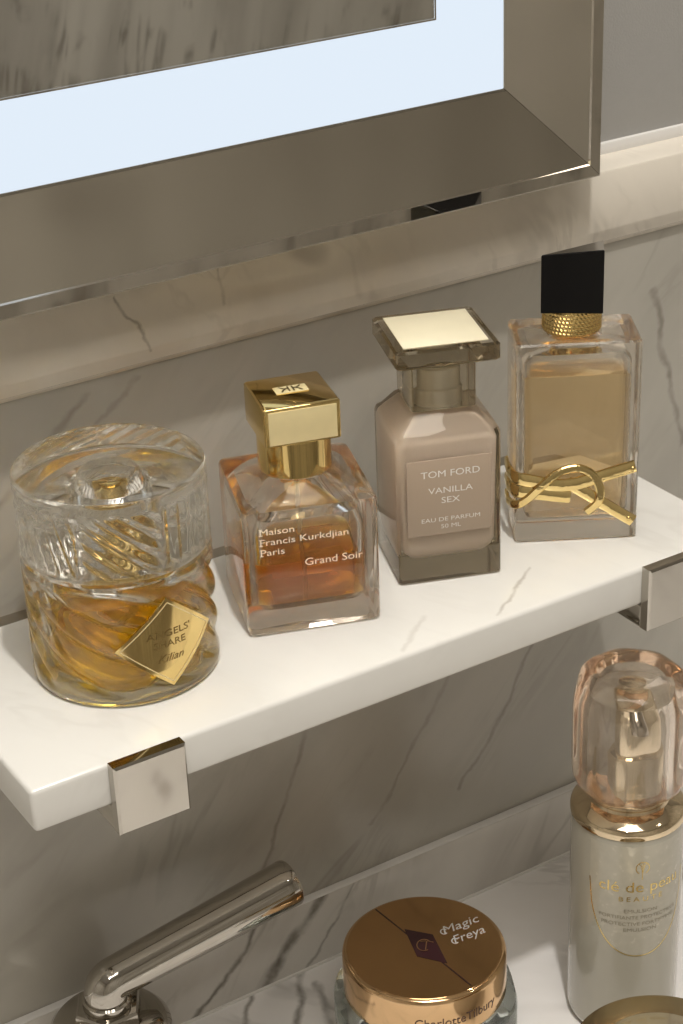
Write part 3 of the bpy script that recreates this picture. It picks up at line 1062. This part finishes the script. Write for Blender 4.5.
# ================================================================== cream jar with bronze lid
JX, JY = 0.2160, 0.0540
t = thing('cream_jar', (JX, JY, ZC + 0.0003), 0, 'low glass cream jar with shiny bronze lid engraved with white script', 'cosmetic jar')
bm = bmesh.new()
oct_ = lambda r, z, a: r * (1 + (0.012 * math.cos(8 * a + 0.6) if r > 0.043 else 0))
lathe(bm, [(0.0400, 0.0), (0.0440, 0.0006), (0.0468, 0.004), (0.0472, 0.010), (0.0472, 0.0265), (0.0462, 0.0300), (0.0425, 0.0330), (0.0385, 0.0334)], 96, fr=oct_)
lathe(bm, [(0.0300, 0.0090), (0.0345, 0.0100), (0.0370, 0.013), (0.0375, 0.0325), (0.0370, 0.0331)], 72, flip=True)
bm_obj('glass_body', bm, M['glass_jar'], t, sharp=35)
bm = bmesh.new()
lathe(bm, [(0.0300, 0.0092), (0.0343, 0.0102), (0.0368, 0.0132), (0.0372, 0.0320), (0.010, 0.0322)], 72)
bm_obj('cream', bm, M['cream'], t)
LR = 0.0418
LZ = 0.0575
bm = bmesh.new()
lathe(bm, [(LR - 0.0008, 0.0336), (LR, 0.0342), (LR, LZ - 0.0030), (LR - 0.0004, LZ - 0.0014), (LR - 0.0014, LZ - 0.0004), (LR - 0.0024, LZ - 0.0002)], 128)
lid = bm_obj('lid', bm, M['rose'], t, sharp=40)
lid['label'] = 'polished rose gold lid'
bm = bmesh.new()
lathe(bm, [(LR - 0.0022, LZ - 0.0003), (LR - 0.0026, LZ), (0.001, LZ + 0.0001)], 128)
top = bm_obj('lid_top', bm, M['rose_top'], lid)


def lidpt(px, py):
    """turn a direction seen on the lid into lid coordinates (viewer's right, away)."""
    return px, py


vr = Vector((RX.x, RX.y)).normalized()
vf = Vector((RZ.x, RZ.y)).normalized()


def on_lid(u, v, w):
    p = vr * u + vf * v
    return (p.x, p.y, LZ + 0.0001 + w)


bm = bmesh.new()
# dark lozenge and the line through it, running from the far left to the near right
A = Vector((-0.0235, 0.0305))
B = Vector((0.0215, -0.0305))
dv = (B - A).normalized()
nv = Vector((-dv.y, dv.x))
cc = Vector((0.0005, 0.0005))
line_bm(bm, [tuple(A + (cc - A) * 0), tuple(B)], 0.0007, on_lid, 0.00005)
loz = [cc - dv * 0.0165, cc - nv * 0.0085 + dv * 0.004, cc + dv * 0.0175, cc + nv * 0.0085 - dv * 0.004]
bm.faces.new([bm.verts.new(on_lid(p.x, p.y, 0.0001)) for p in loz])
bm_obj('lozenge', bm, M['maroon'], top, smooth=False)
bm = bmesh.new()
rot = rad(-8)
fl_ = lambda u, v, w: on_lid(cc.x + u * math.cos(rot) - v * math.sin(rot), cc.y + u * math.sin(rot) + v * math.cos(rot), w + 0.00015)
line_bm(bm, arc_pts(-0.0005, 0, 0.0036, 0.0044, 50, 310, 20), 0.0006, fl_)
line_bm(bm, [(0.0006, 0.0036), (0.0006, -0.0036)], 0.0006, fl_)
line_bm(bm, [(-0.0026, 0.0026), (0.0006, 0.0034), (0.0042, 0.0026)], 0.0006, fl_)
bm_obj('monogram', bm, M['rose'], top, smooth=False)
bm = bmesh.new()
rot2 = rad(27)


def lt(body_, x, y, width, h):
    text_bm(bm, body_, h, width, lambda u, v, w: on_lid(x + u * math.cos(rot2) - v * math.sin(rot2), y + u * math.sin(rot2) + v * math.cos(rot2), w + 0.0001), shear=0.35)


lt('Magic', 0.0110, 0.0085, 0.0220, 0.0058)
lt('Freya', 0.0160, 0.0010, 0.0185, 0.0058)
# curls that start the capitals
for bx, by in ((0.0108, 0.0108), (0.0160, 0.0033)):
    line_bm(bm, arc_pts(bx, by, 0.0017, 0.0020, 40, 330, 14), 0.0007, on_lid, 0.0001)
bm_obj('script_lettering', bm, M['silver_print'], top, smooth=False)
bm = bmesh.new()
jc = math.atan2(-0.5882 - JY, -0.2118 - JX)


def on_jl(u, v, w, a0=jc + rad(24)):
    a = a0 + u / LR
    return ((LR + w) * math.cos(a), (LR + w) * math.sin(a), v)


text_bm(bm, 'CharlotteTilbury', 0.0052, 0.046, lambda u, v, w: on_jl(u, v + LZ - 0.0165, w), align=0.5)
bm_obj('side_lettering', bm, M['brown_print'], lid, smooth=False)

# ================================================================== champagne lidded jar in the foreground
t = thing('cosmetic_jar', (0.2525, -0.0860, ZC), 0, 'champagne gold lidded jar in front of the tall pearl bottle', 'cosmetic jar')
bm = bmesh.new()
lathe(bm, [(0.0400, 0.0), (0.0415, 0.001), (0.0420, 0.004), (0.0420, 0.046), (0.0405, 0.0500), (0.036, 0.0506)], 96)
bm_obj('jar_body', bm, M['cream'], t)
bm = bmesh.new()
lathe(bm, [(0.0420, 0.0508), (0.0430, 0.0514), (0.0430, 0.0700), (0.0424, 0.0712), (0.0410, 0.0717), (0.0300, 0.0717)], 96)
ld = bm_obj('lid', bm, M['lid_gold'], t, sharp=35)
bm = bmesh.new()
lathe(bm, [(0.0300, 0.0716), (0.0290, 0.0722), (0.0180, 0.0724), (0.0172, 0.0719), (0.001, 0.0718)], 96)
bm_obj('lid_disc', bm, M['pump'], ld)

# ================================================================== tap lever
FX, FY = 0.0610, 0.1000
t = thing('tap_lever', (FX, FY, ZC), 0, 'polished nickel tap with sloping lever handle rising from the counter', 'tap')
fz = lambda z: z + 0.272
bm = bmesh.new()
lathe(bm, [(0.0310, 0.0), (0.0318, 0.001), (0.0318, 0.006), (0.0300, 0.008), (0.0285, 0.020), (0.0290, 0.035), (0.0305, fz(-0.2260)), (0.0300, fz(-0.2215)), (0.0270, fz(-0.2180)), (0.0235, fz(-0.2160)), (0.0180, fz(-0.2152)), (0.0160, fz(-0.2149))], 72)
bm_obj('escutcheon', bm, M['nickel'], t, sharp=35)
bm = bmesh.new()
lathe(bm, [(0.0165, fz(-0.2150)), (0.0173, fz(-0.2142)), (0.0173, fz(-0.2080)), (0.0163, fz(-0.2068)), (0.0110, fz(-0.2064))], 6)
bm_obj('hex_nut', bm, M['nickel'], t, smooth=False)
bm = bmesh.new()
lathe(bm, [(0.0116, fz(-0.2066)), (0.0122, fz(-0.2060)), (0.0122, fz(-0.2030)), (0.0112, fz(-0.2022))], 40)
bm_obj('ring', bm, M['nickel'], t)
P_end = Vector((0.1690 - FX, 0.1060 - FY, fz(-0.1860)))
P_el = Vector((-0.002, 0.0, fz(-0.1945)))
dirv = (P_end - P_el).normalized()
pts = [Vector((0, 0, fz(-0.2075))), Vector((0, 0, fz(-0.2030)))]
for k in range(1, 9):
    q = k / 8
    a = Vector((0, 0, fz(-0.2030)))
    m_ = P_el + Vector((0, 0, 0.0005))
    b_ = P_el + dirv * 0.0085
    pts.append(a.lerp(m_, q).lerp(m_.lerp(b_, q), q))
for k in range(1, 15):
    pts.append((P_el + dirv * 0.0085).lerp(P_end, k / 14))
rads = [0.0105, 0.0105] + [0.0105 for k in range(1, 9)] + [0.0105 + 0.0020 * (k / 14) for k in range(1, 15)]
pts += [P_end + dirv * 0.0006, P_end + dirv * 0.0010]
rads += [0.0121, 0.0111]
bm = bmesh.new()
upv = dirv.cross(Vector((0, 0, 1))).normalized()
rings = []
for i, p in enumerate(pts):
    tt = (pts[min(i + 1, len(pts) - 1)] - pts[max(i - 1, 0)]).normalized()
    s = upv
    u = s.cross(tt).normalized()
    rings.append([tuple(p + s * (rads[i] * math.cos(2 * PI * k / 40)) + u * (rads[i] * math.sin(2 * PI * k / 40))) for k in range(40)])
rings_to_bm(bm, rings)
lev = bm_obj('lever', bm, M['nickel'], t, recalc=True, sharp=40)
bm = bmesh.new()
lathe(bm, [(0.0022, 0.0), (0.0022, 0.0006), (0.0016, 0.0009), (0.0003, 0.0009)], 20)
cd = Vector((-0.2118 - FX, -0.5882 - FY, 0)).normalized()
cd = (cd + Vector((vr.x, vr.y, 0)) * 0.5).normalized()
qm = cd.to_track_quat('Z', 'Y').to_matrix()
bmesh.ops.rotate(bm, verts=bm.verts, cent=(0, 0, 0), matrix=qm)
bmesh.ops.translate(bm, verts=bm.verts, vec=cd * 0.0102 + Vector((0, 0, fz(-0.2040))))
bm_obj('set_screw', bm, M['nickel'], lev)

# ================================================================== ceiling downlights
for (x, y), lb_ in zip(((KEY_P[0], KEY_P[1]), (-0.55, -1.0), (1.15, -0.9)), ('recessed round ceiling downlight above the shelf', 'recessed round ceiling downlight above the middle of the room', 'recessed round ceiling downlight towards the far side wall')):
    t = thing('ceiling_downlight', (x, y, ZTOP), 0, lb_, 'downlight', 'recessed ceiling downlights')
    bm = bmesh.new()
    n = 48
    prof = [(0.045, -0.001), (0.045, -0.006), (0.040, -0.008), (0.034, -0.006), (0.034, -0.001)]
    vr_ = [[bm.verts.new((r * math.cos(2 * PI * k / n), r * math.sin(2 * PI * k / n), z)) for k in range(n)] for r, z in prof]
    for a_, b_ in zip(vr_, vr_[1:] + vr_[:1]):
        for k in range(n):
            bm.faces.new([a_[k], a_[(k + 1) % n], b_[(k + 1) % n], b_[k]])
    bm_obj('trim_ring', bm, M['ceil'], t, recalc=True)
